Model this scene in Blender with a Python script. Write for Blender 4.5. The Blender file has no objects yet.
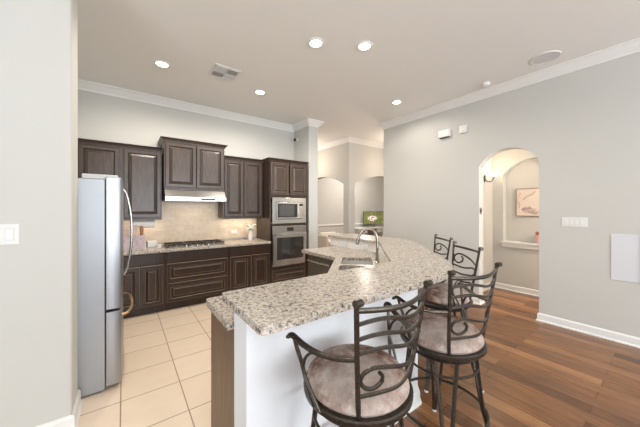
import bpy, bmesh, math, random
from mathutils import Vector, Matrix
from mathutils.geometry import tessellate_polygon
C = bpy.context.scene.collection
scn = bpy.context.scene
PI = math.pi
random.seed(4)

# ------------------------------------------------------------------ camera, world, light, exposure
cam = bpy.data.cameras.new('camera'); co = bpy.data.objects.new('camera', cam); C.objects.link(co)
co.location = (0, 0, 1.5); co.rotation_euler = (PI/2, 0, -math.radians(36.5))
cam.sensor_width = 36; cam.lens = 265/640*36; cam.shift_y = -4.5/640; cam.clip_start = .05
scn.camera = co
w = bpy.data.worlds.new('world'); scn.world = w; w.use_nodes = True
w.node_tree.nodes['Background'].inputs[0].default_value = (.75, .86, 1, 1)
w.node_tree.nodes['Background'].inputs[1].default_value = 1.0
scn.view_settings.view_transform = 'Standard'; scn.view_settings.look = 'None'
scn.view_settings.gamma = 1; scn.view_settings.use_curve_mapping = False
scn.view_settings.exposure = 0.48

def area(name, loc, rot, sx, sy, power, col, spread=PI):
    l = bpy.data.lights.new(name, 'AREA'); l.shape = 'RECTANGLE'; l.size = sx; l.size_y = sy
    l.energy = power; l.color = col; l.spread = spread
    o = bpy.data.objects.new(name, l); C.objects.link(o); o.location = loc; o.rotation_euler = rot
    return o
def point(name, loc, power, col, r=.05):
    l = bpy.data.lights.new(name, 'POINT'); l.energy = power; l.color = col; l.shadow_soft_size = r
    o = bpy.data.objects.new(name, l); C.objects.link(o); o.location = loc; return o
DAY = (.90, .95, 1.0); WARM = (1, .80, .58); NEUT = (1, .92, .82)
# daylight coming through the windows of the rear and the left wall (behind the camera)
area('window_daylight', (1.9, -5.9, 1.55), (PI/2+.75, 0, 0), 4.4, 2.2, 330, DAY)
area('window_daylight', (-2.9, -1.6, 1.55), (PI/2+.75, 0, -PI/2), 3.6, 2.2, 95, DAY)
# unseen fill panel added to brighten the rooms beyond the arches
area('dining_fill_panel', (7.2, 6.5, 3.25), (0, 0, 0), 1.4, 1.2, 38, (1, .93, .86))

# ------------------------------------------------------------------ materials
def nt(name):
    m = bpy.data.materials.new(name); m.use_nodes = True
    t = m.node_tree; b = t.nodes['Principled BSDF']
    return m, t, b
def plain(name, col, rough=.5, metal=0, spec=.5, bump=0, bscale=60, emit=None, es=0, var=0):
    m, t, b = nt(name)
    b.inputs['Base Color'].default_value = (*col, 1); b.inputs['Roughness'].default_value = rough
    b.inputs['Metallic'].default_value = metal; b.inputs['Specular IOR Level'].default_value = spec
    if emit: b.inputs['Emission Color'].default_value = (*emit, 1); b.inputs['Emission Strength'].default_value = es
    tc = t.nodes.new('ShaderNodeTexCoord'); n = t.nodes.new('ShaderNodeTexNoise'); n.inputs['Scale'].default_value = bscale
    t.links.new(tc.outputs['Object'], n.inputs['Vector'])
    if var:
        r = t.nodes.new('ShaderNodeValToRGB')
        r.color_ramp.elements[0].color = (*[c*(1-var) for c in col], 1); r.color_ramp.elements[1].color = (*[min(1, c*(1+var)) for c in col], 1)
        r.color_ramp.elements[0].position = .35; r.color_ramp.elements[1].position = .65
        t.links.new(n.outputs['Fac'], r.inputs[0]); t.links.new(r.outputs[0], b.inputs['Base Color'])
    if bump:
        bp = t.nodes.new('ShaderNodeBump'); bp.inputs['Strength'].default_value = bump; bp.inputs['Distance'].default_value = .002
        t.links.new(n.outputs['Fac'], bp.inputs['Height']); t.links.new(bp.outputs[0], b.inputs['Normal'])
    return m
def ramp(t, fac, stops, interp='LINEAR'):
    r = t.nodes.new('ShaderNodeValToRGB'); r.color_ramp.interpolation = interp
    e = r.color_ramp.elements
    while len(e) < len(stops): e.new(.5)
    for el, (p, c) in zip(e, stops): el.position = p; el.color = (*c, 1)
    t.links.new(fac, r.inputs[0]); return r.outputs[0]
def mix(t, fac, a, b, mode='MIX'):
    m = t.nodes.new('ShaderNodeMix'); m.data_type = 'RGBA'; m.blend_type = mode
    for s, v in ((m.inputs[0], fac), (m.inputs[6], a), (m.inputs[7], b)):
        if isinstance(v, (int, float)): s.default_value = v
        elif isinstance(v, tuple): s.default_value = (*v, 1)
        else: t.links.new(v, s)
    return m.outputs[2]
def coord(t, scale=(1, 1, 1), loc=(0, 0, 0), rot=(0, 0, 0)):
    tc = t.nodes.new('ShaderNodeTexCoord'); mp = t.nodes.new('ShaderNodeMapping')
    mp.inputs['Scale'].default_value = scale; mp.inputs['Location'].default_value = loc; mp.inputs['Rotation'].default_value = rot
    t.links.new(tc.outputs['Object'], mp.inputs[0]); return mp.outputs[0]
def tex(t, kind, vec, **kw):
    n = t.nodes.new(kind); t.links.new(vec, n.inputs['Vector'])
    for k, v in kw.items():
        if k in n.inputs: n.inputs[k].default_value = v
        else: setattr(n, k, v)
    return n

M = {}
M['wall'] = plain('wall_paint', (.580, .573, .540), .75, bump=.15, bscale=220, spec=.3)
M['ceil'] = plain('ceiling_paint', (.84, .835, .81), .9, bump=.15, bscale=200, spec=.2)
M['trim'] = plain('white_trim', (.80, .80, .78), .4)
M['white'] = plain('white_plastic', (.76, .76, .74), .35)
M['knee'] = plain('knee_wall_paint', (.80, .82, .84), .6, bump=.1, bscale=200)
M['grille'] = plain('vent_shadow', (.10, .095, .09), .8)
M['speaker'] = plain('speaker_mesh_gap_shade', (.66, .66, .66), .7, bump=.4, bscale=600)
M['steel'] = plain('stainless_steel', (.50, .495, .48), .24, 1.0)
M['steel_door'] = plain('brushed_door_steel', (.36, .37, .39), .36, .85)
M['steel_side'] = plain('grey_fridge_side', (.40, .42, .45), .42, .6)
M['dark_steel'] = plain('dark_steel', (.30, .275, .25), .35, .9)
M['sink'] = plain('sink_steel', (.74, .73, .71), .38, .8)
M['chrome'] = plain('brushed_nickel', (.40, .37, .33), .2, 1.0)
M['steel_reflect'] = plain('steel_orange_reflection', (.75, .52, .30), .3, .9)  # orange reflection on the freezer handle, painted into its steel colour
M['glass_black'] = plain('black_glass', (.02, .02, .02), .06, spec=.8)
M['micro_glass'] = plain('microwave_mesh_glass', (.08, .08, .08), .2, spec=.6)
M['black'] = plain('black_plastic', (.02, .02, .02), .35)
M['iron_grate'] = plain('cast_iron', (.03, .028, .026), .5, .3)
M['iron'] = plain('bronze_iron', (.062, .052, .042), .32, .65, bump=.2, bscale=90, var=.25)
M['glide'] = plain('white_glide', (.7, .7, .68), .5)
M['gold_edge'] = plain('rubbed_glaze', (.30, .20, .13), .4)
M['dark_groove'] = plain('dark_glaze', (.008, .006, .006), .5)
M['lamp'] = plain('lamp_lens', (1, 1, 1), .5, emit=(1, .95, .85), es=9)
M['shade'] = plain('sconce_glass', (1, .95, .85), .5, emit=(1, .88, .70), es=1.6)
M['cream'] = plain('cream_upholstery', (.78, .73, .66), .85, bump=.3, bscale=150)
M['lav'] = plain('pinkish_grey_cloth', (.52, .44, .46), .7, var=.12, bscale=18)
M['pinkbox'] = plain('dusty_pink_card', (.56, .42, .38), .7, var=.1, bscale=14)
M['brownw'] = plain('brown_wood', (.30, .15, .06), .5)
M['pink'] = plain('pink_glaze', (.72, .42, .42), .4)
M['rust'] = plain('rust_red_petals', (.36, .12, .08), .7)
M['petal'] = plain('white_petals', (.85, .84, .80), .6)
M['stemg'] = plain('green_stem', (.16, .22, .10), .6)
M['paper'] = plain('paper_towel', (.85, .84, .82), .9, bump=.5, bscale=80)
M['panel'] = plain('pale_grey_panel', (.66, .67, .70), .5)
M['glasspane'] = plain('pane', (.85, .9, 1), .05, emit=(.8, .9, 1), es=1.2)

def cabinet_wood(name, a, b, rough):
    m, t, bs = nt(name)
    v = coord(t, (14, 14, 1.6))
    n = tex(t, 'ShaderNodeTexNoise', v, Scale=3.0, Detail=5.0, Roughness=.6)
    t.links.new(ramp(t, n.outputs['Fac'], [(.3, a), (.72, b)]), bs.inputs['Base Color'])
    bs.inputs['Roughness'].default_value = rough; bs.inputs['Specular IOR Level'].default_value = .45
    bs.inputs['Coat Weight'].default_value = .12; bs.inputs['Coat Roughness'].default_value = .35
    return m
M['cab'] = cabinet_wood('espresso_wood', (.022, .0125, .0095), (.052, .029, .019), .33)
M['cab_up'] = cabinet_wood('espresso_wood_sheen', (.045, .031, .025), (.088, .062, .048), .32)  # lighter, greyer copy of the espresso wood; upper door reflections put into the colour
M['cab_side'] = cabinet_wood('walnut_end_panel', (.095, .048, .020), (.18, .095, .040), .42)

def granite():
    m, t, b = nt('speckled_granite')
    v = coord(t)
    dn = tex(t, 'ShaderNodeTexNoise', v, Scale=70.0, Detail=2.0)
    va = t.nodes.new('ShaderNodeVectorMath'); va.operation = 'MULTIPLY_ADD'; va.inputs[1].default_value = (.012, .012, .012)
    t.links.new(dn.outputs['Color'], va.inputs[0]); t.links.new(v, va.inputs[2])
    n1 = tex(t, 'ShaderNodeTexNoise', v, Scale=58.0, Detail=5.0, Roughness=.62)
    base = ramp(t, n1.outputs['Fac'], [(.36, (.04, .036, .033)), (.41, (.18, .15, .13)), (.455, (.42, .345, .265)), (.52, (.55, .475, .385)), (.585, (.64, .61, .56)), (.64, (.34, .335, .335))])
    n2 = tex(t, 'ShaderNodeTexVoronoi', va.outputs[0], Scale=105.0)
    sep = t.nodes.new('ShaderNodeSeparateColor'); t.links.new(n2.outputs['Color'], sep.inputs[0])
    pal = ramp(t, sep.outputs[1], [(0, (.28, .23, .18)), (.17, (.58, .54, .48)), (.43, (.48, .39, .30)), (.64, (.27, .265, .27)), (.78, (.66, .65, .62)), (.90, (.05, .045, .04))], 'CONSTANT')
    c = mix(t, .42, base, pal)
    n4 = tex(t, 'ShaderNodeTexNoise', v, Scale=34.0, Detail=4.0, Roughness=.7)
    c = mix(t, ramp(t, n4.outputs['Fac'], [(.575, (0, 0, 0)), (.615, (.9, .9, .9))]), c, (.07, .06, .06))
    t.links.new(c, b.inputs['Base Color'])
    b.inputs['Roughness'].default_value = .26; b.inputs['Specular IOR Level'].default_value = .5
    return m
M['granite'] = granite()

def wood_floor():
    m, t, b = nt('plank_floor')
    v = coord(t, rot=(0, 0, PI/2))
    br = tex(t, 'ShaderNodeTexBrick', v, Scale=1.0)
    for k, x in (('Brick Width', 1.05), ('Row Height', .125), ('Mortar Size', .0016), ('Mortar Smooth', .1), ('Bias', 0.0)): br.inputs[k].default_value = x
    br.offset = .37; br.offset_frequency = 2
    br.inputs['Color1'].default_value = (0, 0, 0, 1); br.inputs['Color2'].default_value = (1, 1, 1, 1); br.inputs['Mortar'].default_value = (.5, .5, .5, 1)
    n = tex(t, 'ShaderNodeTexNoise', coord(t, (26, 2.2, 1)), Scale=1.6, Detail=6.0, Roughness=.65)
    blotch = tex(t, 'ShaderNodeTexNoise', coord(t, (2.2, .8, 1)), Scale=2.4, Detail=3.0)
    plank = ramp(t, br.outputs['Color'], [(0, (.16, .073, .034)), (.35, (.32, .150, .064)), (.7, (.25, .110, .046)), (1, (.46, .230, .100))])
    grain = ramp(t, n.outputs['Fac'], [(.3, (.62, .58, .55)), (.7, (1.12, 1.12, 1.12))])
    c = mix(t, 1.0, plank, grain, 'MULTIPLY')
    c = mix(t, 1.0, c, ramp(t, blotch.outputs['Fac'], [(.3, (.78, .78, .8)), (.7, (1.15, 1.12, 1.05))]), 'MULTIPLY')
    c = mix(t, br.outputs['Fac'], c, (.05, .022, .010))
    t.links.new(c, b.inputs['Base Color'])
    b.inputs['Roughness'].default_value = .26; b.inputs['Specular IOR Level'].default_value = .5
    bp = t.nodes.new('ShaderNodeBump'); bp.inputs['Strength'].default_value = .25; bp.inputs['Distance'].default_value = .002
    t.links.new(n.outputs['Fac'], bp.inputs['Height']); t.links.new(bp.outputs[0], b.inputs['Normal'])
    return m
M['wood'] = wood_floor()
def tile_floor():
    m, t, b = nt('square_floor_tile')
    v = coord(t, loc=(.02, -2.17 + .41*10, 0))
    br = tex(t, 'ShaderNodeTexBrick', v, Scale=1.0)
    for k, x in (('Brick Width', .41), ('Row Height', .41), ('Mortar Size', .0042), ('Mortar Smooth', .1)): br.inputs[k].default_value = x
    br.offset = 0; br.squash = 1
    br.inputs['Color1'].default_value = (.84, .69, .54, 1); br.inputs['Color2'].default_value = (.87, .73, .58, 1); br.inputs['Mortar'].default_value = (.34, .25, .17, 1)
    n = tex(t, 'ShaderNodeTexNoise', coord(t), Scale=7.0, Detail=5.0)
    c = mix(t, .6, br.outputs['Color'], ramp(t, n.outputs['Fac'], [(.3, (.92, .90, .87)), (.7, (1, 1, 1))]), 'MULTIPLY')
    t.links.new(c, b.inputs['Base Color']); b.inputs['Roughness'].default_value = .3
    return m
M['tile'] = tile_floor()
def backsplash(name, c1, c2, mort, wd, ht):
    m, t, b = nt(name)
    v = coord(t, rot=(PI/2, 0, 0))
    br = tex(t, 'ShaderNodeTexBrick', v, Scale=1.0)
    for k, x in (('Brick Width', wd), ('Row Height', ht), ('Mortar Size', .0018), ('Mortar Smooth', .2)): br.inputs[k].default_value = x
    br.inputs['Color1'].default_value = (*c1, 1); br.inputs['Color2'].default_value = (*c2, 1); br.inputs['Mortar'].default_value = (*mort, 1)
    n = tex(t, 'ShaderNodeTexNoise', coord(t), Scale=16.0, Detail=6.0)
    c = mix(t, .7, br.outputs['Color'], ramp(t, n.outputs['Fac'], [(.3, (.80, .77, .72)), (.7, (1, 1, 1))]), 'MULTIPLY')
    t.links.new(c, b.inputs['Base Color']); b.inputs['Roughness'].default_value = .4
    return m
M['splash'] = backsplash('travertine_subway', (.66, .55, .43), (.72, .63, .52), (.60, .53, .44), .152, .076)
M['splash_w'] = backsplash('pale_tile', (.86, .86, .85), (.88, .88, .87), (.80, .80, .79), .152, .076)
def suede():
    m, t, b = nt('mottled_suede')
    n = tex(t, 'ShaderNodeTexNoise', coord(t), Scale=12.0, Detail=8.0, Roughness=.75)
    n2 = tex(t, 'ShaderNodeTexNoise', coord(t, loc=(4, 2, 1)), Scale=3.5, Detail=4.0)
    c = ramp(t, n.outputs['Fac'], [(.38, (.10, .045, .03)), (.47, (.24, .135, .098)), (.55, (.40, .29, .235)), (.64, (.56, .49, .44))])
    c = mix(t, ramp(t, n2.outputs['Fac'], [(.48, (0, 0, 0)), (.66, (.6, .6, .6))]), c, (.50, .44, .40))
    t.links.new(c, b.inputs['Base Color']); b.inputs['Roughness'].default_value = .75
    b.inputs['Specular IOR Level'].default_value = .2
    return m
M['suede'] = suede()
def screen_pic():
    m, t, b = nt('screen_picture')
    v = coord(t)
    sp = t.nodes.new('ShaderNodeSeparateXYZ'); t.links.new(v, sp.inputs[0])
    n = tex(t, 'ShaderNodeTexNoise', v, Scale=9.0, Detail=5.0)
    grass = ramp(t, n.outputs['Fac'], [(.35, (.07, .12, .03)), (.6, (.22, .22, .09)), (.75, (.36, .26, .14))])
    # pale and brown animal shape in the middle
    vv = coord(t, (4.0, 1, 7.5), loc=(0.3, 0, .1)); g = tex(t, 'ShaderNodeTexGradient', vv, gradient_type='SPHERICAL')
    n2 = tex(t, 'ShaderNodeTexNoise', v, Scale=16.0, Detail=2.0)
    ani = ramp(t, n2.outputs['Fac'], [(.45, (.34, .14, .05)), (.52, (.85, .82, .78))])
    c = mix(t, ramp(t, g.outputs['Fac'], [(.1, (0, 0, 0)), (.25, (1, 1, 1))]), grass, ani)
    t.links.new(c, b.inputs['Base Color']); t.links.new(c, b.inputs['Emission Color']); b.inputs['Emission Strength'].default_value = .25
    b.inputs['Roughness'].default_value = .3
    return m
M['screen'] = screen_pic()
def flower_print():
    m, t, b = nt('flower_print')
    n = tex(t, 'ShaderNodeTexNoise', coord(t, loc=(1.3, .4, 2)), Scale=5.0, Detail=3.0)
    c = ramp(t, n.outputs['Fac'], [(.40, (.40, .26, .24)), (.47, (.60, .46, .42)), (.53, (.74, .64, .56))])
    t.links.new(c, b.inputs['Base Color']); b.inputs['Roughness'].default_value = .5
    return m
M['print'] = flower_print()
M['print_bg'] = plain('canvas_cream', (.74, .64, .56), .6)
M['blossom'] = plain('painted_blossom', (.55, .42, .40), .6, var=.3, bscale=12)

# ------------------------------------------------------------------ mesh helpers
class MB:
    def __init__(s): s.v = []; s.f = []; s.m = []; s.mats = []
    def mi(s, mat):
        if mat not in s.mats: s.mats.append(mat)
        return s.mats.index(mat)
    def add(s, vs, fs, mat, mtx=None):
        o = len(s.v); i = s.mi(mat)
        s.v += [tuple(mtx @ Vector(p)) if mtx else tuple(p) for p in vs]
        s.f += [[a+o for a in f] for f in fs]; s.m += [i]*len(fs)
        return s
    def box(s, x0, x1, y0, y1, z0, z1, mat, mtx=None):
        vs = [(x, y, z) for z in (z0, z1) for y in (y0, y1) for x in (x0, x1)]
        return s.add(vs, [(0, 2, 3, 1), (4, 5, 7, 6), (0, 1, 5, 4), (2, 6, 7, 3), (0, 4, 6, 2), (1, 3, 7, 5)], mat, mtx)
    def lathe(s, prof, mat, n=32, mtx=None, ang=2*PI):
        vs = []; fs = []; k = len(prof)
        full = abs(ang-2*PI) < 1e-6; steps = n if full else n+1
        for i in range(steps):
            a = ang*i/n
            for r, z in prof: vs.append((r*math.cos(a), r*math.sin(a), z))
        for i in range(n):
            j = (i+1) % steps
            for q in range(k-1): fs.append((i*k+q, j*k+q, j*k+q+1, i*k+q+1))
        return s.add(vs, fs, mat, mtx)
    def tube(s, pts, rx, mat, ry=None, n=8, smooth=3, closed=False, up=(0, 0, 1), mtx=None, taper=None):
        ry = ry or rx
        P = [Vector(p) for p in pts]
        if smooth and len(P) > 2: P = catmull(P, smooth, closed)
        N = len(P); vs = []; fs = []; up = Vector(up)
        for i, p in enumerate(P):
            a = P[i-1] if (i > 0 or closed) else p; b = P[(i+1) % N] if (i < N-1 or closed) else p
            d = (b-a).normalized()
            u = up - d*up.dot(d)
            if u.length < .05: u = Vector((1, 0, 0)) - d*d.x
            u.normalize(); w_ = d.cross(u)
            k = 1 if not taper else taper(i/(N-1))
            for q in range(n):
                an = 2*PI*(q+.5)/n
                vs.append(p + w_*math.cos(an)*rx*k + u*math.sin(an)*ry*k)
        for i in range(N if closed else N-1):
            j = (i+1) % N
            for q in range(n): fs.append((i*n+q, i*n+(q+1) % n, j*n+(q+1) % n, j*n+q))
        if not closed: fs.append(tuple(range(n-1, -1, -1))); fs.append(tuple((N-1)*n+q for q in range(n)))
        return s.add(vs, fs, mat, mtx)
    def prism(s, outer, z0, z1, mat, holes=(), plane='xy', mtx=None):
        """polygon (with holes) in 2D extruded along the third axis. plane 'xy': z; 'xz': y; 'yz': x"""
        def P(a, b, c): return {'xy': (a, b, c), 'xz': (a, c, b), 'yz': (c, a, b)}[plane]
        loops = [list(outer)]+[list(h) for h in holes]
        tris = tessellate_polygon([[Vector((a, b, 0)) for a, b in l] for l in loops])
        flat = [p for l in loops for p in l]; n = len(flat)
        vs = [P(a, b, z0) for a, b in flat]+[P(a, b, z1) for a, b in flat]
        fs = [tuple(t_) for t_ in tris]+[tuple(i+n for i in reversed(t_)) for t_ in tris]
        o = 0
        for l in loops:
            k = len(l)
            for i in range(k): j = (i+1) % k; fs.append((o+i, o+j, o+j+n, o+i+n))
            o += k
        return s.add(vs, fs, mat, mtx)
    def ball(s, c, r, mat, n=12, sc=(1, 1, 1)):
        prof = [(r*math.sin(PI*i/n), -r*math.cos(PI*i/n)) for i in range(n+1)]
        return s.lathe(prof, mat, 2*n, Matrix.Translation(c) @ Matrix.Diagonal((*sc, 1)))
    def build(s, name, parent=None, smooth=False, bevel=0, origin=None, kind=None):
        me = bpy.data.meshes.new(name)
        o0 = Vector(origin) if origin else Vector((0, 0, 0))
        me.from_pydata([tuple(Vector(v)-o0) for v in s.v], [], s.f)
        for m_ in s.mats: me.materials.append(M[m_])
        for p, i in zip(me.polygons, s.m): p.material_index = i
        bm = bmesh.new(); bm.from_mesh(me)
        bmesh.ops.remove_doubles(bm, verts=bm.verts, dist=1e-5)
        bmesh.ops.recalc_face_normals(bm, faces=bm.faces)
        if smooth:
            for f in bm.faces: f.smooth = True
            for e in bm.edges:
                if len(e.link_faces) == 2 and e.calc_face_angle(0) > math.radians(38): e.smooth = False
        bm.to_mesh(me); bm.free()
        o = bpy.data.objects.new(name, me); C.objects.link(o); o.location = o0
        if parent: o.parent = parent
        if bevel:
            b = o.modifiers.new('bevel', 'BEVEL'); b.width = bevel; b.segments = 2; b.limit_method = 'ANGLE'; b.angle_limit = math.radians(40)
        if kind: o['kind'] = kind
        return o
def catmull(P, k, closed=False):
    out = []; N = len(P)
    for i in range(N if closed else N-1):
        p1, p2 = P[i], P[(i+1) % N]
        p0 = P[i-1] if (i > 0 or closed) else p1*2-p2
        p3 = P[(i+2) % N] if (i+2 < N or closed) else p2*2-p1
        for j in range(k):
            t = j/k
            out.append(.5*((2*p1)+(p2-p0)*t+(2*p0-5*p1+4*p2-p3)*t*t+(3*p1-p0-3*p2+p3)*t**3))
    if not closed: out.append(P[-1])
    return out
def tag(o, label, cat, group=None):
    o['label'] = label; o['category'] = cat
    if group: o['group'] = group
    return o
def thing(name, label, cat, loc=(0, 0, 0), rz=0, group=None):
    o = bpy.data.objects.new(name, None); C.objects.link(o); o.empty_display_size = .1
    o.location = loc; o.rotation_euler = (0, 0, rz)
    return tag(o, label, cat, group)
def local(mb, root):  # vertices given in world axes relative to root location
    return mb
def fillet(poly, radii, n=6):
    out = []; N = len(poly)
    for i, p in enumerate(poly):
        r = radii.get(i, 0)
        if not r: out.append(tuple(p)); continue
        p = Vector(p); a = Vector(poly[i-1]); b = Vector(poly[(i+1) % N])
        d1 = (a-p).normalized(); d2 = (b-p).normalized()
        th = d1.angle(d2); L = min(r/math.tan(th/2), .49*(a-p).length if radii.get(i-1) else .95*(a-p).length, .95*(b-p).length)
        s_, e_ = p+d1*L, p+d2*L
        for j in range(n+1):
            t = j/n; q = s_*(1-t)**2+p*2*t*(1-t)+e_*t*t; out.append(tuple(q))
    return out
def arch_pts(a0, a1, zs, zt, n=16):
    """arch from (a0,zs) up over crest zt to (a1,zs)"""
    hw = (a1-a0)/2; h = zt-zs; R = (hw*hw+h*h)/(2*h); cx = (a0+a1)/2; cz = zt-R
    th = math.asin(min(1, hw/R))
    return [(cx+R*math.sin(-th+2*th*i/n), cz+R*math.cos(-th+2*th*i/n)) for i in range(n+1)]

CEIL = 3.32
WX = 4.49       # right wall
WY = 5.08       # kitchen back wall
# ------------------------------------------------------------------ the setting
MB().box(-3.1, 10, -6.1, 9.2, CEIL, CEIL+.15, 'ceil').build('ceiling', kind='structure')
tile_poly = [(-3, 1.28), (1.86, 1.28), (2.83, 2.25), (2.83, 5.5), (-3, 5.5)]
MB().prism(tile_poly, -.1, 0, 'tile').build('floor', kind='structure')
wood_poly = [(-3, -6), (10, -6), (10, 9), (-3, 9), (-3, 5.5), (2.83, 5.5), (2.83, 2.25), (1.86, 1.28), (-3, 1.28)]
MB().prism(wood_poly, -.1, 0, 'wood').build('floor', kind='structure')
def wall(name, mb): return mb.build(name, kind='structure')
# kitchen back wall and left kitchen wall
wall('wall_back', MB().box(-1.0, 3.27, WY, WY+.15, 0, CEIL, 'wall'))
wall('wall_left', MB().box(-1.0, -.86, 2.76, WY, 0, CEIL, 'wall'))
# stub wall by the oven cabinet
wall('wall_stub', MB().prism(fillet([(3.04, WY), (3.04, 4.49), (3.27, 4.49), (3.27, WY)], {1: .015, 2: .015}), 0, CEIL, 'wall'))
# near wall at the left edge of the view
wall('wall_near', MB().prism(fillet([(-3, 2.45), (-.285, 2.45), (-.285, 2.76), (-3, 2.76)], {1: .02, 2: .02}), 0, CEIL, 'wall'))
# right wall with arched doorway
ar = arch_pts(1.114, 1.863, 2.16, 2.39)
poly = [(-6, 0), (1.114, 0)]+ar+[(1.863, 0), (3.767, 0), (3.767, CEIL), (-6, CEIL)]
wall('wall_right', MB().prism(poly, WX, WX+.15, 'wall', plane='yz'))
# hall behind the doorway
wall('wall_hall', MB().box(WX+.15, 5.72, 2.13, 2.28, 0, CEIL, 'wall'))
nr = arch_pts(.98, 1.955, 2.13, 2.395)
poly = [(-1, 0), (2.28, 0), (2.28, CEIL), (-1, CEIL)]
hole = [(.98, .87)]+nr+[(1.955, .87)]
wall('wall_hall_niche', MB().prism(poly, 5.72, 5.87, 'wall', holes=[hole], plane='yz').box(5.87, 6.0, .7, 2.28, .6, 2.7, 'wall'))
wall('wall_hall_end', MB().box(WX+.15, 6.0, -1.1, -1.0, 0, CEIL, 'wall'))
# passage and dining room beyond the end of the right wall
poly = [(4.98, 0), (5.2, 0)]+arch_pts(5.2, 7.2, 2.15, 2.42, 20)+[(7.2, 0), (9.0, 0), (9.0, CEIL), (4.98, CEIL)]
wall('wall_dining_left', MB().prism(poly, 4.61, 4.75, 'wall', plane='yz'))
poly = [(4.75, 0), (4.80, 0)]+arch_pts(4.80, 7.1, 2.15, 2.42, 20)+[(7.1, 0), (9.98, 0), (9.98, CEIL), (4.75, CEIL)]
wall('wall_dining_front', MB().prism(poly, 4.98, 5.12, 'wall', plane='xz'))
wall('wall_dining_back', MB().box(3.2, 9.98, 7.85, 8.0, 0, CEIL, 'wall'))
wall('wall_dining_right', MB().box(9.85, 9.98, 5.12, 7.85, 0, CEIL, 'wall'))
wall('wall_passage_left', MB().box(3.12, 3.27, WY+.15, 7.85, 0, CEIL, 'wall'))
wall('wall_passage_end', MB().box(9.3, 9.45, 2.28, 4.98, 0, CEIL, 'wall'))
wall('wall_passage_right', MB().box(5.72, 9.3, 2.28, 2.43, 0, CEIL, 'wall'))
# walls behind the camera, with windows
def win_wall(name, plane, lo, hi, p0, p1, w0, w1):
    hole = [(w0, .45), (w0, 2.65), (w1, 2.65), (w1, .45)]
    wall(name, MB().prism([(lo, 0), (hi, 0), (hi, CEIL), (lo, CEIL)], p0, p1, 'wall', holes=[hole], plane=plane))
win_wall('wall_rear', 'xz', -3.15, WX+.15, -6.15, -6.0, -.3, 4.1)
win_wall('wall_side', 'yz', -6.0, 2.6, -3.15, -3.0, -3.4, .2)
f = MB()
for a in (-.3, .78, 1.86, 2.94, 4.02): f.box(a, a+.08, -6.12, -6.02, .45, 2.65, 'trim')
for z in (.45, 2.57): f.box(-.22, 4.02, -6.12, -6.02, z, z+.08, 'trim')
f.build('window_1', kind='structure')
f = MB()
for a in (-3.4, -2.22, -1.04, .12): f.box(-3.12, -3.02, a, a+.08, .45, 2.65, 'trim')
for z in (.45, 2.57): f.box(-3.12, -3.02, -3.32, .12, z, z+.08, 'trim')
f.build('window_2', kind='structure')

# crown moulding: profile swept along polylines (mitred); out = offset away from wall
CROWN = [(0, -.115), (.012, -.115), (.018, -.095), (.05, -.06), (.075, -.03), (.085, -.022), (.1, -.015), (.1, 0), (0, 0)]
BASE = [(0, 0), (.028, 0), (.028, .012), (.016, .022), (.016, .088), (.006, .105), (0, .105)]
def sweep(name, path, prof, z, mat='trim', side=1, kind='structure'):
    P = [Vector(p) for p in path]; N = len(P); vs = []; fs = []; k = len(prof)
    for i, p in enumerate(P):
        def nrm(a, b): d = (b-a).normalized(); return Vector((-d.y, d.x))*side
        if i == 0: n = nrm(P[0], P[1])
        elif i == N-1: n = nrm(P[-2], P[-1])
        else:
            n1 = nrm(P[i-1], p); n2 = nrm(p, P[i+1]); n = (n1+n2).normalized(); n = n/max(.3, n.dot(n1))
        for a, b in prof: vs.append((p.x+n.x*a, p.y+n.y*a, z+b))
    for i in range(N-1):
        for q in range(k): fs.append((i*k+q, i*k+(q+1) % k, (i+1)*k+(q+1) % k, (i+1)*k+q))
    fs += [tuple(range(k)), tuple((N-1)*k+q for q in range(k))]
    return MB().add(vs, fs, mat).build(name, kind=kind)
sweep('trim_1', [(-.86, 2.78), (-.86, WY), (3.04, WY), (3.04, 4.49), (3.27, 4.49), (3.27, 7.85)], CROWN, CEIL, side=-1)
sweep('trim_2', [(WX, -6), (WX, 3.767), (WX+.15, 3.767), (WX+.15, 2.28)], CROWN, CEIL, side=1)
sweep('trim_3', [(4.61, 7.85), (4.61, 4.98), (9.3, 4.98)], CROWN, CEIL, side=-1)
sweep('baseboard_right', [(WX, -6), (WX, 1.114), (WX+.15, 1.114)], BASE, 0, side=1)
sweep('baseboard_right', [(WX+.15, 1.863), (WX, 1.863), (WX, 3.767), (WX+.15, 3.767)], BASE, 0, side=1)
sweep('baseboard_hall', [(WX+.15, 2.13), (5.72, 2.13), (5.72, -1)], BASE, 0, side=-1)
sweep('baseboard_near', [(-3, 2.45), (-.285, 2.45), (-.285, 2.76)], BASE, 0, side=-1)
sweep('baseboard_dining', [(4.75, 7.85), (9.85, 7.85)], BASE, 0, side=-1)
sweep('trim_4', [(3.27, 7.85), (9.85, 7.85)], [(0, 0), (.02, 0), (.03, .03), (.02, .06), (0, .06)], .86, side=-1)
# ledge of the hall niche
MB().box(5.66, 5.87, .98, 1.975, .87, .90, 'trim').box(5.685, 5.72, .98, 1.965, .80, .87, 'trim').build('trim_5', kind='structure', bevel=.004)
# backsplash
MB().box(-.86, 2.153, WY-.012, WY, .945, 1.8, 'splash').build('wall_backsplash', kind='structure')

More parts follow.
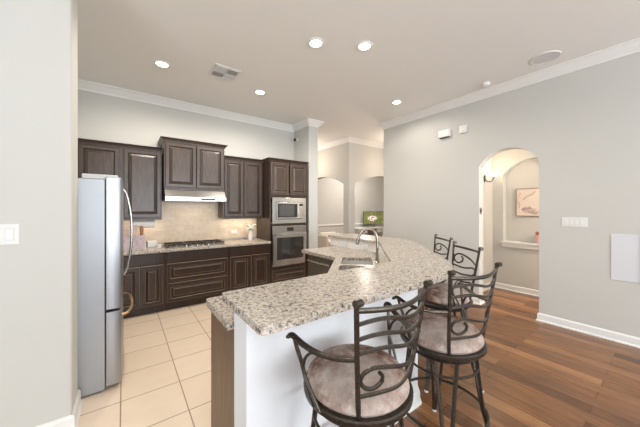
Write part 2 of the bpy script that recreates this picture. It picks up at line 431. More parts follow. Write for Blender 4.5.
# ------------------------------------------------------------------ ceiling fittings
def downlight(x, y, label, pw=42, col=NEUT):
    t = thing('ceiling_light', label, 'ceiling light', (x, y, CEIL), group='recessed ceiling lights')
    MB().lathe([(.062, -.001), (.066, -.010), (.085, -.010), (.092, -.004), (.092, 0)], 'trim', 28).build('trim_ring', t, smooth=True)
    MB().lathe([(0, -.006), (.045, -.008), (.064, -.005), (.064, -.001), (0, -.001)], 'lamp', 28).build('lamp_lens', t, smooth=True)
    l = bpy.data.lights.new('downlight_glow', 'SPOT'); l.energy = pw; l.color = col; l.spot_size = math.radians(172); l.spot_blend = .5; l.shadow_soft_size = .06
    o = bpy.data.objects.new('downlight_glow', l); C.objects.link(o); o.location = (x, y, CEIL-.03)
downlight(.385, 3.85, 'round recessed light nearest the kitchen back wall at left, above the refrigerator side', 58)
downlight(1.70, 3.87, 'round recessed light right of the air vent, above the oven cabinet', 58)
downlight(1.69, 2.36, 'left one of the close pair of round recessed lights in mid ceiling')
downlight(2.16, 2.08, 'right one of the close pair of round recessed lights in mid ceiling')
downlight(3.73, 2.85, 'small far recessed light near the end of the right wall, above the bar', 26)
t = thing('ceiling_vent', 'square white air vent with louvred sections in the ceiling above the kitchen', 'vent', (1.08, 3.6, CEIL))
MB().box(-.17, .17, -.17, .17, -.006, 0, 'trim').box(-.15, .15, -.15, .15, -.008, -.006, 'grille').build('vent_frame', t, bevel=.002)
f = MB()
for q in range(4):
    ox, oy = (q % 2)*.15-.15, (q//2)*.15-.15
    f.box(ox, ox+.15, oy+.0, oy+.012, -.014, -.008, 'trim').box(ox, ox+.012, oy, oy+.15, -.014, -.008, 'trim')
    for k in range(1, 7):
        if (q in (0, 3)): f.box(ox+.01, ox+.145, oy+k*.021, oy+k*.021+.006, -.013, -.008, 'trim')
        else: f.box(ox+k*.021, ox+k*.021+.006, oy+.01, oy+.145, -.013, -.008, 'trim')
f.box(-.15, .15, .142, .152, -.014, -.008, 'trim').box(.142, .152, -.15, .15, -.014, -.008, 'trim')
f.build('louvre', t)
t = thing('ceiling_speaker', 'round flat grey-white speaker grille in the ceiling beside the right wall', 'speaker', (4.07, .95, CEIL))
MB().lathe([(.145, 0), (.145, -.008), (.135, -.010), (.133, -.006), (.133, 0)], 'trim', 36).build('rim', t, smooth=True)
MB().lathe([(0, -.008), (.133, -.007), (.133, -.001), (0, -.001)], 'speaker', 36).build('speaker_grille', t, smooth=True)
t = thing('smoke_detector', 'small white domed smoke detector on the ceiling by the right crown moulding', 'smoke detector', (4.22, 1.66, CEIL))
MB().lathe([(0, -.04), (.035, -.038), (.05, -.028), (.055, -.012), (.055, 0), (0, 0)], 'white', 24).build('housing', t, smooth=True)
MB().lathe([(0, -.046), (.012, -.045), (.014, -.038), (0, -.036)], 'trim', 12).build('test_button', t, smooth=True)

# ------------------------------------------------------------------ cabinetry
def panel_front(w_, h, mat='cab', th=.022, fr=.052, edge='gold_edge'):
    """raised panel door/drawer in local xz, front at y=-th, centred on x, z from 0"""
    b = MB(); x0, x1, z0, z1 = -w_/2, w_/2, 0, h
    fr = min(fr, h*.26, w_*.26); g = min(.016, fr*.35); s = min(.024, fr*.45)
    rings = [(0, 0, mat), (0, -th+.004, mat), (.004, -th, edge), (fr-.004, -th, mat), (fr, -th+.004, edge), (fr+.003, -th+.011, 'dark_groove'),
             (fr+g*.6, -th+.011, 'dark_groove'), (fr+g+s-.004, -th+.001, mat), (fr+g+s, -th-.0005, edge)]
    prev = None
    for ins, y, mt in rings:
        r = [(x0+ins, y, z0+ins), (x1-ins, y, z0+ins), (x1-ins, y, z1-ins), (x0+ins, y, z1-ins)]
        if prev: b.add(prev+r, [(i, (i+1) % 4, 4+(i+1) % 4, 4+i) for i in range(4)], mt)
        prev = r
    b.add(prev, [(0, 1, 2, 3)], mat)
    b.add([(x0, 0, z0), (x1, 0, z0), (x1, 0, z1), (x0, 0, z1)], [(3, 2, 1, 0)], mat)
    return b
def front(root, name, xc, y, z0, z1, w_, mat, flat=False, edge='gold_edge', rz=0):
    b = panel_front(w_, z1-z0, mat, edge=edge) if not flat else MB().box(-w_/2, w_/2, -.02, 0, 0, z1-z0, mat)
    o = b.build(name, root, bevel=.004 if flat else 0); o.location = (xc, y, z0); o.rotation_euler = (0, 0, rz)
    return o
def cab_crown(root, x0, x1, yf, yb, z, left=True, right=True, mat='cab_up', ybl=None):
    prof = [(0, -.055), (.008, -.055), (.012, -.04), (.03, -.018), (.042, -.010), (.05, 0), (0, 0)]
    path = [(x0, ybl if ybl is not None else yb)] if left else []
    path += [(x0, yf), (x1, yf)]
    if right: path += [(x1, yb)]
    P = [Vector(p) for p in path]; k = len(prof); vs = []; fs = []
    def nrm(a, b): d = (b-a).normalized(); return Vector((d.y, -d.x))
    for i, p in enumerate(P):
        n1 = nrm(P[i-1], p) if i else None; n2 = nrm(p, P[i+1]) if i < len(P)-1 else None
        if n1 and n2: n = (n1+n2).normalized(); n /= n.dot(n1)
        else: n = n1 or n2
        for a, b in prof: vs.append((p.x+n.x*a, p.y+n.y*a, z+b))
    for i in range(len(P)-1):
        for q in range(k): fs.append((i*k+q, i*k+(q+1) % k, (i+1)*k+(q+1) % k, (i+1)*k+q))
    fs += [tuple(range(k)), tuple((len(P)-1)*k+q for q in range(k))]
    MB().add(vs, fs, mat).build('crown_moulding', root)
def wall_cabinet(label, x0, x1, yf, z0, z1, doors, left=True, right=True, group='wall cabinets on the kitchen back wall'):
    t = thing('wall_cabinet', label, 'cabinet', ((x0+x1)/2, WY, z0), group=group)
    X0, X1 = x0-(x0+x1)/2, x1-(x0+x1)/2; YF = yf-WY
    MB().box(X0+.001, X1-.001, YF+.022, -.012, .0, z1-z0-.045, 'cab_up').build('body', t, bevel=.003)
    mb = MB().box(X0+.001, X1-.001, YF+.012, YF+.04, -.022, 0, 'cab_up'); mb.build('light_rail', t, bevel=.003)
    for a, b in doors:
        front(t, 'door', (a+b)/2-(x0+x1)/2, YF+.022, .018, z1-z0-.07, b-a, 'cab_up', edge='dark_groove')
    cab_crown(t, X0, X1, YF+.02, -.012, z1-z0, left, right)
    return t
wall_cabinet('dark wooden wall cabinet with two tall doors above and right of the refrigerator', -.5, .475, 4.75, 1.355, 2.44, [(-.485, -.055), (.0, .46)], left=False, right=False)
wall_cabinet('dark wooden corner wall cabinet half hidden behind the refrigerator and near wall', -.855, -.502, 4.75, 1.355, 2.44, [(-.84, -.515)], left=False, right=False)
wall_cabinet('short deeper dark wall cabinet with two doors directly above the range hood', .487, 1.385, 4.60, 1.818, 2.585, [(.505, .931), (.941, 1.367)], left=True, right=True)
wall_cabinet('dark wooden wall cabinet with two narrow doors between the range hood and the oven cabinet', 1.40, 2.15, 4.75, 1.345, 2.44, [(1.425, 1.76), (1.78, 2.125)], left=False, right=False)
# tall oven cabinet
OX0, OX1, OY = 2.155, 2.99, 4.45
t = thing('oven_cabinet', 'tall dark wooden cabinet housing the microwave and wall oven', 'cabinet', ((OX0+OX1)/2, WY, 0))
ox = (OX0+OX1)/2; hw = (OX1-OX0)/2; F = OY-WY
b = MB()
b.box(-hw, -hw+.03, F+.02, -.02, .0, 2.40, 'cab').box(hw-.03, hw, F+.02, -.02, 0, 2.40, 'cab')
b.box(-hw+.03, hw-.03, F+.02, -.02, 2.36, 2.44, 'cab').box(-hw+.03, hw-.03, -.04, -.02, .1, 2.36, 'cab')
for z0, z1 in ((.08, .12), (.36, .425), (1.185, 1.225), (1.715, 1.775)): b.box(-hw+.03, hw-.03, F+.02, -.04, z0, z1, 'cab')
b.box(-hw+.03, hw-.03, F+.09, F+.11, 0, .08, 'cab')
b.build('body', t, bevel=.002)
for s in (-1, 1):
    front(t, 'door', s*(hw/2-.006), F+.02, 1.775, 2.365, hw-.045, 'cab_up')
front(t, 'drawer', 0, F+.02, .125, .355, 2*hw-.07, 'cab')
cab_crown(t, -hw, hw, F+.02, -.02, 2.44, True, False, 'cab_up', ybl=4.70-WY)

# base cabinets, front plane y=4.43
def base_cabinet(label, x0, x1, fronts, yf=4.43, group='base cabinets along the kitchen back wall'):
    xc = (x0+x1)/2; t = thing('base_cabinet', label, 'cabinet', (xc, WY, 0), group=group)
    Y = yf-WY
    MB().box(x0-xc+.001, x1-xc-.001, Y+.022, -.015, .10, .872, 'cab').box(x0-xc+.001, x1-xc-.001, Y+.075, -.015, 0, .10, 'cab').build('body', t, bevel=.002)
    for kind, a, b_, z0, z1 in fronts:
        front(t, kind, (a+b_)/2-xc, Y+.022, z0, z1, b_-a, 'cab', flat=(z1-z0 < .17))
    return t
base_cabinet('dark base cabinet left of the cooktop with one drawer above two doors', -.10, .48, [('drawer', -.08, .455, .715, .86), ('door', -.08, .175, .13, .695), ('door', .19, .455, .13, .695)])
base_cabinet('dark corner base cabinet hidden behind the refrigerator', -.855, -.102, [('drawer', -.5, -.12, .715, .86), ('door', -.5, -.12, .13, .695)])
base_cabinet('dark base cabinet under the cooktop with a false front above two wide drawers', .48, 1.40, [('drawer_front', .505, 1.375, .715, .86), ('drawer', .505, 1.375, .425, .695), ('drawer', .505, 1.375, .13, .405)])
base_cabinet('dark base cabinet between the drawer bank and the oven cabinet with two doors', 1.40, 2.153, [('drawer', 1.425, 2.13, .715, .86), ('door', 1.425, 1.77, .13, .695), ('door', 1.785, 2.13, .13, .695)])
tag(MB().box(-.858, 2.153, 4.40, WY-.013, .8725, .912, 'granite').build('countertop', bevel=.008, origin=(.7, 4.7, .8725)),
    'speckled granite worktop along the kitchen back wall under the wall cabinets', 'countertop')

# range hood
t = thing('range_hood', 'slim stainless steel range hood under the short wall cabinet', 'range hood', (.935, 4.6, 1.625))
MB().prism([(.467, .0), (.467, .168), (-.01, .168), (-.10, .06), (-.10, .0)], -.445, .445, 'steel', plane='yz').build('housing', t, bevel=.003)
MB().box(-.40, .40, -.05, .35, -.004, .0, 'dark_steel').build('filter', t)
MB().box(.05, .26, -.02, -.001, .0, .03, 'black').build('switch_panel', t, bevel=.002).location = (0, -.101, .015)
area('hood_light', (.95, 4.72, 1.61), (0, 0, 0), .5, .1, 1.6, WARM)
for xx in (1.77,): area('under_cabinet_light', (xx, 4.93, 1.33), (0, 0, 0), .6, .04, 1.5, WARM)
area('under_cabinet_light', (.2, 4.93, 1.33), (0, 0, 0), .4, .04, .7, WARM)

# cooktop
t = thing('cooktop', 'black gas cooktop with iron grates set in the granite worktop', 'cooktop', (.93, 4.70, .912))
MB().box(-.45, .45, -.24, .24, .0005, .012, 'dark_steel').build('tray', t, bevel=.004)
for k in (-1, 0, 1):
    g = MB(); x = k*.285
    for sx in (-.125, 0, .125): g.box(x+sx-.007, x+sx+.007, -.20, .20, .034, .048, 'iron_grate')
    for sy in (-.193, -.07, .07, .193): g.box(x-.125, x+.125, sy-.007, sy+.007, .034, .048, 'iron_grate')
    for sx in (-.12, .12):
        for sy in (-.19, .19): g.box(x+sx-.008, x+sx+.008, sy-.008, sy+.008, .012, .036, 'iron_grate')
    g.build('grate', t, bevel=.003)
for x, y, r in ((-.285, .1, .045), (-.285, -.1, .035), (.285, .1, .045), (.285, -.1, .035), (0, .03, .055)):
    MB().lathe([(0, .030), (r*.8, .030), (r, .024), (r, .012), (0, .012)], 'steel', 20, Matrix.Translation((x, y, 0))).build('burner', t, smooth=True)
for k in range(5):
    MB().lathe([(0, .036), (.016, .035), (.019, .012), (0, .012)], 'chrome', 16, Matrix.Translation((-.16+k*.08, -.215, 0))).build('knob', t, smooth=True)

# microwave with trim kit
yo = OY+.019
t = thing('microwave', 'built-in stainless microwave with a dark window in the tall oven cabinet', 'microwave', (ox, yo, 1.226))
W, H = .372, .488
f = MB().prism([(-W, 0), (W, 0), (W, H), (-W, H)], -.02, 0, 'steel', holes=[[(-W+.07, .08), (-W+.07, H-.08), (W-.07, H-.08), (W-.07, .08)]], plane='xz')
f.build('trim_frame', t, bevel=.003)
MB().box(-.30, .30, -.026, .35, .085, H-.085, 'dark_steel').build('body', t, bevel=.002)
d = MB().box(-.297, .175, -.045, -.027, .09, H-.09, 'steel').build('door', t, bevel=.003)
MB().box(-.272, .15, -.0485, -.0452, .115, H-.115, 'black').box(-.235, .075, -.0495, -.0485, .14, H-.14, 'micro_glass').build('window', d, bevel=.001)
p = MB().box(.178, .297, -.045, -.027, .09, H-.09, 'steel').build('control_panel', t, bevel=.003)
kb = MB().box(.195, .28, -.047, -.0452, .335, .375, 'black')
for r in range(5):
    for c in range(3): kb.box(.198+c*.029, .218+c*.029, -.047, -.0452, .13+r*.038, .15+r*.038, 'dark_steel')
kb.build('keypad', p)
# wall oven
t = thing('wall_oven', 'stainless steel wall oven with a bar handle below the microwave', 'oven', (ox, yo, .428))
H = .752
MB().box(-W, W, -.018, -.0005, 0, H, 'steel').build('face_frame', t, bevel=.002)
p = MB().box(-W+.01, W-.01, -.034, -.0185, H-.125, H-.01, 'dark_steel').build('control_panel', t, bevel=.003)
MB().box(-.07, .07, -.036, -.0345, H-.10, H-.03, 'black').build('display', p)
d = MB().prism([(-W+.004, .03), (W-.004, .03), (W-.004, H-.135), (-W+.004, H-.135)], -.05, -.019, 'steel', holes=[[(-.29, .12), (-.29, H-.22), (.29, H-.22), (.29, .12)]], plane='xz').build('door', t, bevel=.003)
MB().box(-.289, .289, -.046, -.025, .121, H-.221, 'glass_black').build('window', d)
MB().tube([(-.33, -.09, H-.165), (.33, -.09, H-.165)], .011, 'steel', n=12, smooth=0).box(-.31, -.29, -.09, -.05, H-.173, H-.157, 'steel').box(.29, .31, -.09, -.05, H-.173, H-.157, 'steel').build('handle', d, smooth=True)

# ------------------------------------------------------------------ refrigerator (faces +x)
t = thing('refrigerator', 'tall stainless French-door refrigerator standing behind the near wall', 'refrigerator', (-.45, 3.255, 0))
hy = .455
MB().box(-.36, .325, -hy, hy, .012, 1.745, 'steel_side').build('body', t, bevel=.006)
MB().box(-.30, .30, -hy+.02, hy-.02, 0, .012, 'black').build('base_grille', t)
def fdoor(y0, y1, z0, z1, name='door'):
    n = 10; pts = [(.33, y0), (.33, y1)]
    pts = [(.33, y0+.002), (.42, y0+.002)]
    for i in range(n+1):
        y = y0+.010+(y1-y0-.02)*i/n; u = (y+0.0)/hy
        pts.append((.425+.022*math.sqrt(max(0, 1-u*u*.9)), y))
    pts += [(.42, y1-.002), (.33, y1-.002)]
    return MB().prism(pts, z0, z1, 'steel_door').build(name, t, smooth=True, bevel=.004)
d1 = fdoor(-hy, -.002, .665, 1.765); d2 = fdoor(.002, hy, .665, 1.765); d3 = fdoor(-hy, hy, .035, .645, 'freezer_drawer')
def vhandle(y):
    return MB().tube([(.445, y, .86), (.475, y, .92), (.505, y, 1.10), (.513, y, 1.27), (.505, y, 1.45), (.475, y, 1.63), (.445, y, 1.69)], .010, 'steel', n=10, smooth=4, up=(0, 1, 0))
vhandle(-.045).build('door_handle', d1, smooth=True); vhandle(.045).build('door_handle', d2, smooth=True)
MB().tube([(.43, -.37, .58), (.475, -.33, .58), (.505, -.2, .58), (.515, 0, .58), (.505, .2, .58), (.475, .33, .58), (.43, .37, .58)], .012, 'steel_reflect', n=10, smooth=4).build('drawer_handle', d3, smooth=True)
MB().box(.18, .41, -hy+.02, -hy+.12, 1.746, 1.785, 'speaker').build('hinge_cover', t, bevel=.006)
MB().box(.18, .41, hy-.12, hy-.02, 1.746, 1.785, 'speaker').build('hinge_cover', t, bevel=.006)

# ------------------------------------------------------------------ peninsula
def diag(poly_c):  # helper for y=c lines etc. (kept explicit below)
    return poly_c
# knee wall: A along x (y 1.20..1.37), B at 45 deg (x-y .39...63), C along y (x 2.75..2.92)
kin = [(.46, 1.37), (1.76, 1.37), (2.75, 2.36), (2.75, 3.42)]
kout = [(2.92, 3.42), (2.92, 2.29), (1.83, 1.20), (.46, 1.20)]
MB().prism(kin+kout, 0, 1.034, 'knee').build('wall_peninsula', kind='structure')
sweep('baseboard_peninsula', [(.46, 1.37), (.46, 1.20), (1.83, 1.20), (2.92, 2.29), (2.92, 3.42)], BASE, 0, side=-1)
s = MB().prism([(2.75, 2.37), (2.75, 3.42), (2.738, 3.42), (2.738, 2.365), (1.757, 1.382), (.47, 1.382), (.47, 1.37), (1.76, 1.37)], .913, 1.034, 'splash_w').build('wall_peninsula_tile', kind='structure')
# bar top
bar = [(.40, .90), (1.93, .90), (3.25, 2.22), (3.25, 3.46), (2.715, 3.46), (2.715, 2.352), (1.763, 1.40), (.40, 1.40)]
bar = fillet(bar, {0: .03, 1: .9, 2: .9, 3: .03, 4: .02, 7: .03}, 10)
tag(MB().prism(bar, 1.035, 1.070, 'granite').build('countertop', bevel=.009, origin=(1.6, 1.2, 1.035)), 'raised speckled granite bar top that turns around the peninsula', 'countertop')
# lower counter with sink cut-out
CF = 2.06
low = [(.43, 1.383), (1.756, 1.383), (2.737, 2.364), (2.737, 3.25), (CF, 3.25), (CF, 2.47), (1.435, 1.845), (.43, 1.845)]
low = fillet(low, {3: .02, 4: .04, 7: .03})
R45 = lambda u, v: (2.02+(u-v)*.7071, 2.06+(u+v)*.7071)   # u along (1,1), v along (-1,1)
def rrect(u0, u1, v0, v1, r=.05):
    return [R45(a, b) for a, b in fillet([(u0, v0), (u1, v0), (u1, v1), (u0, v1)], {0: r, 1: r, 2: r, 3: r}, 4)]
hole = rrect(-.05, .36, -.17, .175); hole2 = rrect(-.36, -.10, -.17, .175)
tag(MB().prism(low, .8725, .912, 'granite', holes=[list(reversed(hole)), list(reversed(hole2))]).build('countertop', bevel=.007, origin=(1.6, 1.6, .8725)),
    'lower speckled granite worktop around the sink behind the raised bar', 'countertop')
t = thing('sink', 'stainless steel double bowl sink set under the lower granite worktop', 'sink', (2.02, 2.06, .6725), PI/4)
def bowl(u0, u1, v0, v1):
    b = MB(); L = []
    for ins, z in ((0, .1995), (0, .19), (.008, .03), (.03, .004), (.12, .0)):
        L.append([(a, c, z) for a, c in fillet([(u0+ins, v0+ins), (u1-ins, v0+ins), (u1-ins, v1-ins), (u0+ins, v1-ins)], {i: max(.01, .05-ins*.3) for i in range(4)}, 4)])
    n = len(L[0])
    for A, B in zip(L, L[1:]): b.add(A+B, [(i, (i+1) % n, n+(i+1) % n, n+i) for i in range(n)], 'sink')
    b.add(L[-1], [tuple(range(n))], 'sink')
    return b
bowl(-.375, -.085, -.19, .195).build('bowl', t, smooth=True); bowl(-.065, .375, -.19, .195).build('bowl', t, smooth=True)
# faucet
t = thing('kitchen_faucet', 'tall brushed gooseneck faucet standing behind the sink', 'faucet', (2.235, 1.965, .912), PI/4)
MB().lathe([(0, 0), (.028, 0), (.028, .008), (.019, .016), (.017, .10), (.0, .10)], 'chrome', 20).build('base', t, smooth=True)
MB().tube([(0, 0, .09), (0, 0, .22), (-.00, .008, .30), (0, .045, .355), (0, .10, .372), (0, .155, .350), (0, .19, .30), (0, .205, .255)], .014, 'chrome', n=12, smooth=5, up=(1, 0, 0)).build('spout', t, smooth=True)
MB().tube([(0, .203, .262), (0, .222, .195)], .018, 'chrome', n=12, smooth=0, up=(1, 0, 0)).build('spray_head', t, smooth=True)
MB().tube([(.012, 0, .075), (.04, -.005, .082), (.055, -.012, .12), (.062, -.015, .155)], .0065, 'chrome', n=8).build('lever', t, smooth=True)
t2 = tag(MB().lathe([(0, 0), (.018, 0), (.018, .01), (.009, .02), (.009, .07), (.014, .075), (.014, .085), (0, .088)], 'chrome', 16).tube([(0, 0, .08), (0, .045, .085)], .005, 'chrome', n=8, smooth=0).build('soap_dispenser', smooth=True), 'small metal soap dispenser beside the gooseneck faucet', 'soap dispenser')
t2.location = (2.33, 2.06, .912); t2.rotation_euler = (0, 0, PI/4)
# peninsula base cabinets
def pen_cab(label, pts, front_fn=None, mat='cab'):
    c = (sum(p[0] for p in pts)/len(pts), sum(p[1] for p in pts)/len(pts))
    t = thing('base_cabinet', label, 'cabinet', (c[0], c[1], 0), group='peninsula base cabinets')
    MB().prism([(a-c[0], b-c[1]) for a, b in pts], .10, .872, mat).build('body', t)
    return t, c
t, c = pen_cab('base cabinet at the free end of the peninsula with a plain walnut end panel', [(.481, 1.372), (1.42, 1.372), (1.42, 1.81), (.481, 1.81)])
MB().box(.46-c[0], .48-c[0], 1.372-c[1], 1.825-c[1], 0, .872, 'cab_side').build('end_panel', t, bevel=.002)
for a, b_ in ((.50, .94), (.96, 1.40)): front(t, 'door', (a+b_)/2-c[0], 1.81-c[1], .13, .695, b_-a, 'cab', rz=PI); front(t, 'drawer', (a+b_)/2-c[0], 1.81-c[1], .715, .86, b_-a, 'cab', flat=True, rz=PI)
MB().box(.481-c[0], 1.42-c[0], 1.372-c[1], 1.74-c[1], 0, .099, 'cab').build('toe_kick', t)
t, c = pen_cab('open-topped diagonal sink base cabinet in the bend of the peninsula', [(1.425, 1.40), (1.735, 1.385), (2.72, 2.37), (2.72, 2.46), (2.095, 2.48), (1.43, 1.815)])
# replace the solid body by one that leaves room for the bowls: lower it
for ch in t.children:
    if ch.name.startswith('body'):
        for v in ch.data.vertices:
            if v.co.z > .5: v.co.z = .66
f = MB().prism([(1.43-c[0], 1.815-c[1]), (2.095-c[0], 2.48-c[1]), (2.11-c[0], 2.465-c[1]), (1.445-c[0], 1.80-c[1])], .66, .872, 'cab').build('false_front', t)
for k in (-1, 1):
    front(t, 'door', 1.7625-c[0]+k*.16, 2.1475-c[1]+k*.16, .13, .64, .42, 'cab', rz=PI+PI/4)
MB().prism([(1.50-c[0], 1.47-c[1]), (1.75-c[0], 1.47-c[1]), (2.6-c[0], 2.3-c[1]), (2.6-c[0], 2.42-c[1]), (2.15-c[0], 2.42-c[1]), (1.50-c[0], 1.77-c[1])], 0, .099, 'cab').build('toe_kick', t)
# dishwasher, faces -x
t = thing('dishwasher', 'dark stainless dishwasher under the lower worktop beside the sink', 'dishwasher', (2.42, 2.82, 0), -PI/2)
MB().box(-.30, .30, -.28, .31, .10, .868, 'dark_steel').build('body', t)
d = MB().box(-.298, .298, -.325, -.281, .12, .862, 'dark_steel').build('door', t, bevel=.005)
MB().tube([(-.24, -.365, .79), (.24, -.365, .79)], .011, 'steel', n=10, smooth=0).box(-.23, -.21, -.365, -.325, .783, .797, 'steel').box(.21, .23, -.365, -.325, .783, .797, 'steel').build('handle', d, smooth=True)
MB().box(-.29, .29, -.22, .28, 0, .099, 'black').build('toe_kick', t)
t = tag(MB().box(2.11, 2.73, 3.125, 3.215, 0, .871, 'cab').build('end_panel', origin=(2.42, 3.17, 0), bevel=.003), 'dark wooden panel closing the far end of the lower peninsula worktop', 'cabinet panel')
def outlet(label, loc, rz, w_=.075, h=.118, gangs=1, name='power_outlet', cat='outlet', rocker=False, slots=True):
    """plate facing local -y"""
    t = thing(name, label, cat, loc, rz)
    MB().box(-w_/2, w_/2, -.006, -.0003, -h/2, h/2, 'white').build('wall_plate', t, bevel=.002)
    for g in range(gangs):
        x = (g-(gangs-1)/2)*(w_-.03)/gangs if gangs > 1 else 0
        if rocker: MB().box(x-.020, x+.020, -.0066, -.0061, -.038, .038, 'speaker').box(x-.016, x+.016, -.010, -.0062, -.033, .033, 'trim').build('rocker', t, bevel=.002)  # grey box behind the rocker paints its shadow gap
        else:
            b = MB().box(x-.017, x+.017, -.0085, -.0062, -.034, .034, 'trim')
            for s in (-1, 1):
                for q in (-.006, .006): b.box(x+q-.0012, x+q+.0012, -.0092, -.0086, s*.018-.004, s*.018+.004, 'grille')
            b.build('socket', t)
    return t
outlet('white outlet on the pale tile below the bar cap, farther from the faucet', (2.737, 3.05, .975), -PI/2, .118, .075)
outlet('white outlet on the pale tile below the bar cap, nearer the faucet', (2.737, 2.62, .975), -PI/2, .118, .075)
outlet('white outlet on the travertine backsplash right of the cooktop', (1.70, WY-.012, 1.07), 0, .118, .075)

# ------------------------------------------------------------------ bar stools
def make_stool(label, scroll_top=False):
    t = thing('bar_stool', label, 'bar stool', (0, 0, 0), 0, 'wrought iron bar stools around the raised bar')
    n = 40
    MB().lathe([(0, .806), (.08, .803), (.16, .792), (.205, .772), (.228, .745), (.232, .722), (.222, .708), (0, .704)], 'suede', n).build('seat_cushion', t, smooth=True)
    MB().lathe([(.0, .690), (.238, .690), (.246, .684), (.248, .702), (.242, .708), (0, .704)], 'iron', n).build('seat_ring', t, smooth=True)
    MB().lathe([(.0, .690), (.10, .690), (.10, .668), (.212, .668), (.219, .660), (.212, .648), (.192, .648), (.187, .655), (0, .655)], 'iron', n).build('swivel_plate', t, smooth=True)
    for k in range(4):      # each leg is a pair of bars meeting at the foot
        a = PI/4+k*PI/2; L = MB()
        for s in (-1, 1):
            da = s*.32; pts = []
            for r, z, f in ((.190, .655, 1), (.205, .50, .66), (.232, .30, .34), (.272, .14, .13), (.322, .012, .05)):
                aa = a+da*f; pts.append((r*math.cos(aa), r*math.sin(aa), z))
            L.tube(pts, .0115, 'iron', ry=.0085, n=8, smooth=4)
        leg = L.build('leg', t, smooth=True)
        MB().lathe([(0, 0), (.015, 0), (.016, .012), (0, .016)], 'glide', 12, Matrix.Translation((.322*math.cos(a), .322*math.sin(a), 0))).build('foot_glide', leg, smooth=True)
    MB().tube([(.252*math.cos(2*PI*i/32), .252*math.sin(2*PI*i/32), .28) for i in range(32)], .009, 'iron', n=8, smooth=0, closed=True).build('footrest_ring', t, smooth=True)
    MB().tube([(.200*math.cos(2*PI*i/32), .200*math.sin(2*PI*i/32), .565) for i in range(32)], .007, 'iron', n=8, smooth=0, closed=True).build('brace_ring', t, smooth=True)
    def post_xy(z):
        k = max(0, (z-.69)/.48); return (.147+.068*k**.85, -.162-.055*k)
    for s in (-1, 1):
        pts = [(s*post_xy(z)[0], post_xy(z)[1], z) for z in (.690, .78, .88, .98, 1.08, 1.155)]
        pts += [(s*.216, -.222, 1.172)]
        b = MB().tube(pts, .0115, 'iron', ry=.009, n=8, smooth=4, up=(0, 1, 0))
        b.tube([(s*.216-.016, -.226, 1.172), (s*.216+.016, -.226, 1.172)], .014, 'iron', n=12, smooth=0)
        b.tube([(s*.147, -.163, .70), (s*.145, -.165, .66)], .010, 'iron', n=8, smooth=0, up=(0, 1, 0))
        b.build('back_post', t, smooth=True)
    def on(u, z):
        px, py = post_xy(z); return (px*u, py-.05*math.cos(u*PI/2), z)
    def bar(pairs, name, r=.008, k=4): MB().tube([on(u, z) for u, z in pairs], .0072, 'iron', ry=r, n=8, smooth=k).build(name, t, smooth=True)
    def wave(z, a=.015): return [(-1+i/5, z+a*math.sin(PI*i/5+.15)*(1 if i < 10 else 0)+.003) for i in range(11)]
    bar([(-1+i/5, 1.142-.010*math.sin(PI*i/10)) for i in range(11)], 'top_rail', .011)
    curl = [(1, .875), (.75, .860), (.4, .866), (0, .884), (-.4, .903), (-.68, .908), (-.88, .890), (-.94, .862), (-.86, .834), (-.68, .824), (-.50, .842), (-.46, .868), (-.54, .886)]
    if scroll_top:
        bar([(-u, z+.165) for u, z in curl], 'back_scroll')
        bar(wave(.965), 'back_rail'); bar(wave(.900, .012), 'back_rail'); bar(wave(.835, .012), 'back_rail')
    else:
        for z in (1.082, 1.024, .966): bar(wave(z), 'back_rail')
        bar(curl, 'back_scroll')
        bar([(-1, .797), (-.5, .802), (0, .800), (.5, .806), (1, .825)], 'back_rail')
    for s in (-1, 1):
        px, py = post_xy(.955)
        arm = MB().tube([(s*px, py, .953), (s*.225, -.13, .940), (s*.258, -.06, .938), (s*.285, .01, .952), (s*.303, .060, .974), (s*.308, .080, .976), (s*.309, .090, .962)], .016, 'iron', ry=.0085, n=8, smooth=4).build('armrest', t, smooth=True)
        b = MB().tube([(s*.243, .00, .694), (s*.262, .025, .78), (s*.276, .040, .86), (s*.290, .055, .92), (s*.300, .062, .968)], .009, 'iron', ry=.007, n=8, smooth=3, up=(0, 1, 0))
        b.tube([(s*.274, .038, .84), (s*.275, .020, .89), (s*.270, -.012, .925), (s*.266, -.045, .938)], .008, 'iron', ry=.006, n=8, smooth=3, up=(0, 1, 0))
        b.tube([(s*.243, -.04, .694), (s*.258, -.012, .75), (s*.270, .030, .82)], .008, 'iron', ry=.006, n=8, smooth=3, up=(0, 1, 0))
        b.build('arm_support', arm, smooth=True)
    return t
def copy_tree(o, parent=None):
    c = o.copy(); C.objects.link(c)
    if parent: c.parent = parent
    for ch in list(o.children): copy_tree(ch, c)
    return c
st = make_stool('iron bar stool with suede seat closest to the camera, by the bar free end')
st3 = make_stool('third iron bar stool along the bend of the bar, mostly behind the second stool', True)
st2 = copy_tree(st); st2['label'] = 'iron bar stool second from the free end, its whole back and legs in view'
st4 = copy_tree(st3); st4['label'] = 'farthest iron bar stool, only its small scrolled back showing above the bar top'
for o, x, y, a in ((st, .868, .885, 0), (st2, 1.598, .885, -8), (st3, 2.315, 1.275, 53), (st4, 2.87, 1.80, 51)):
    o.location = (x, y, 0); o.rotation_euler = (0, 0, math.radians(a))

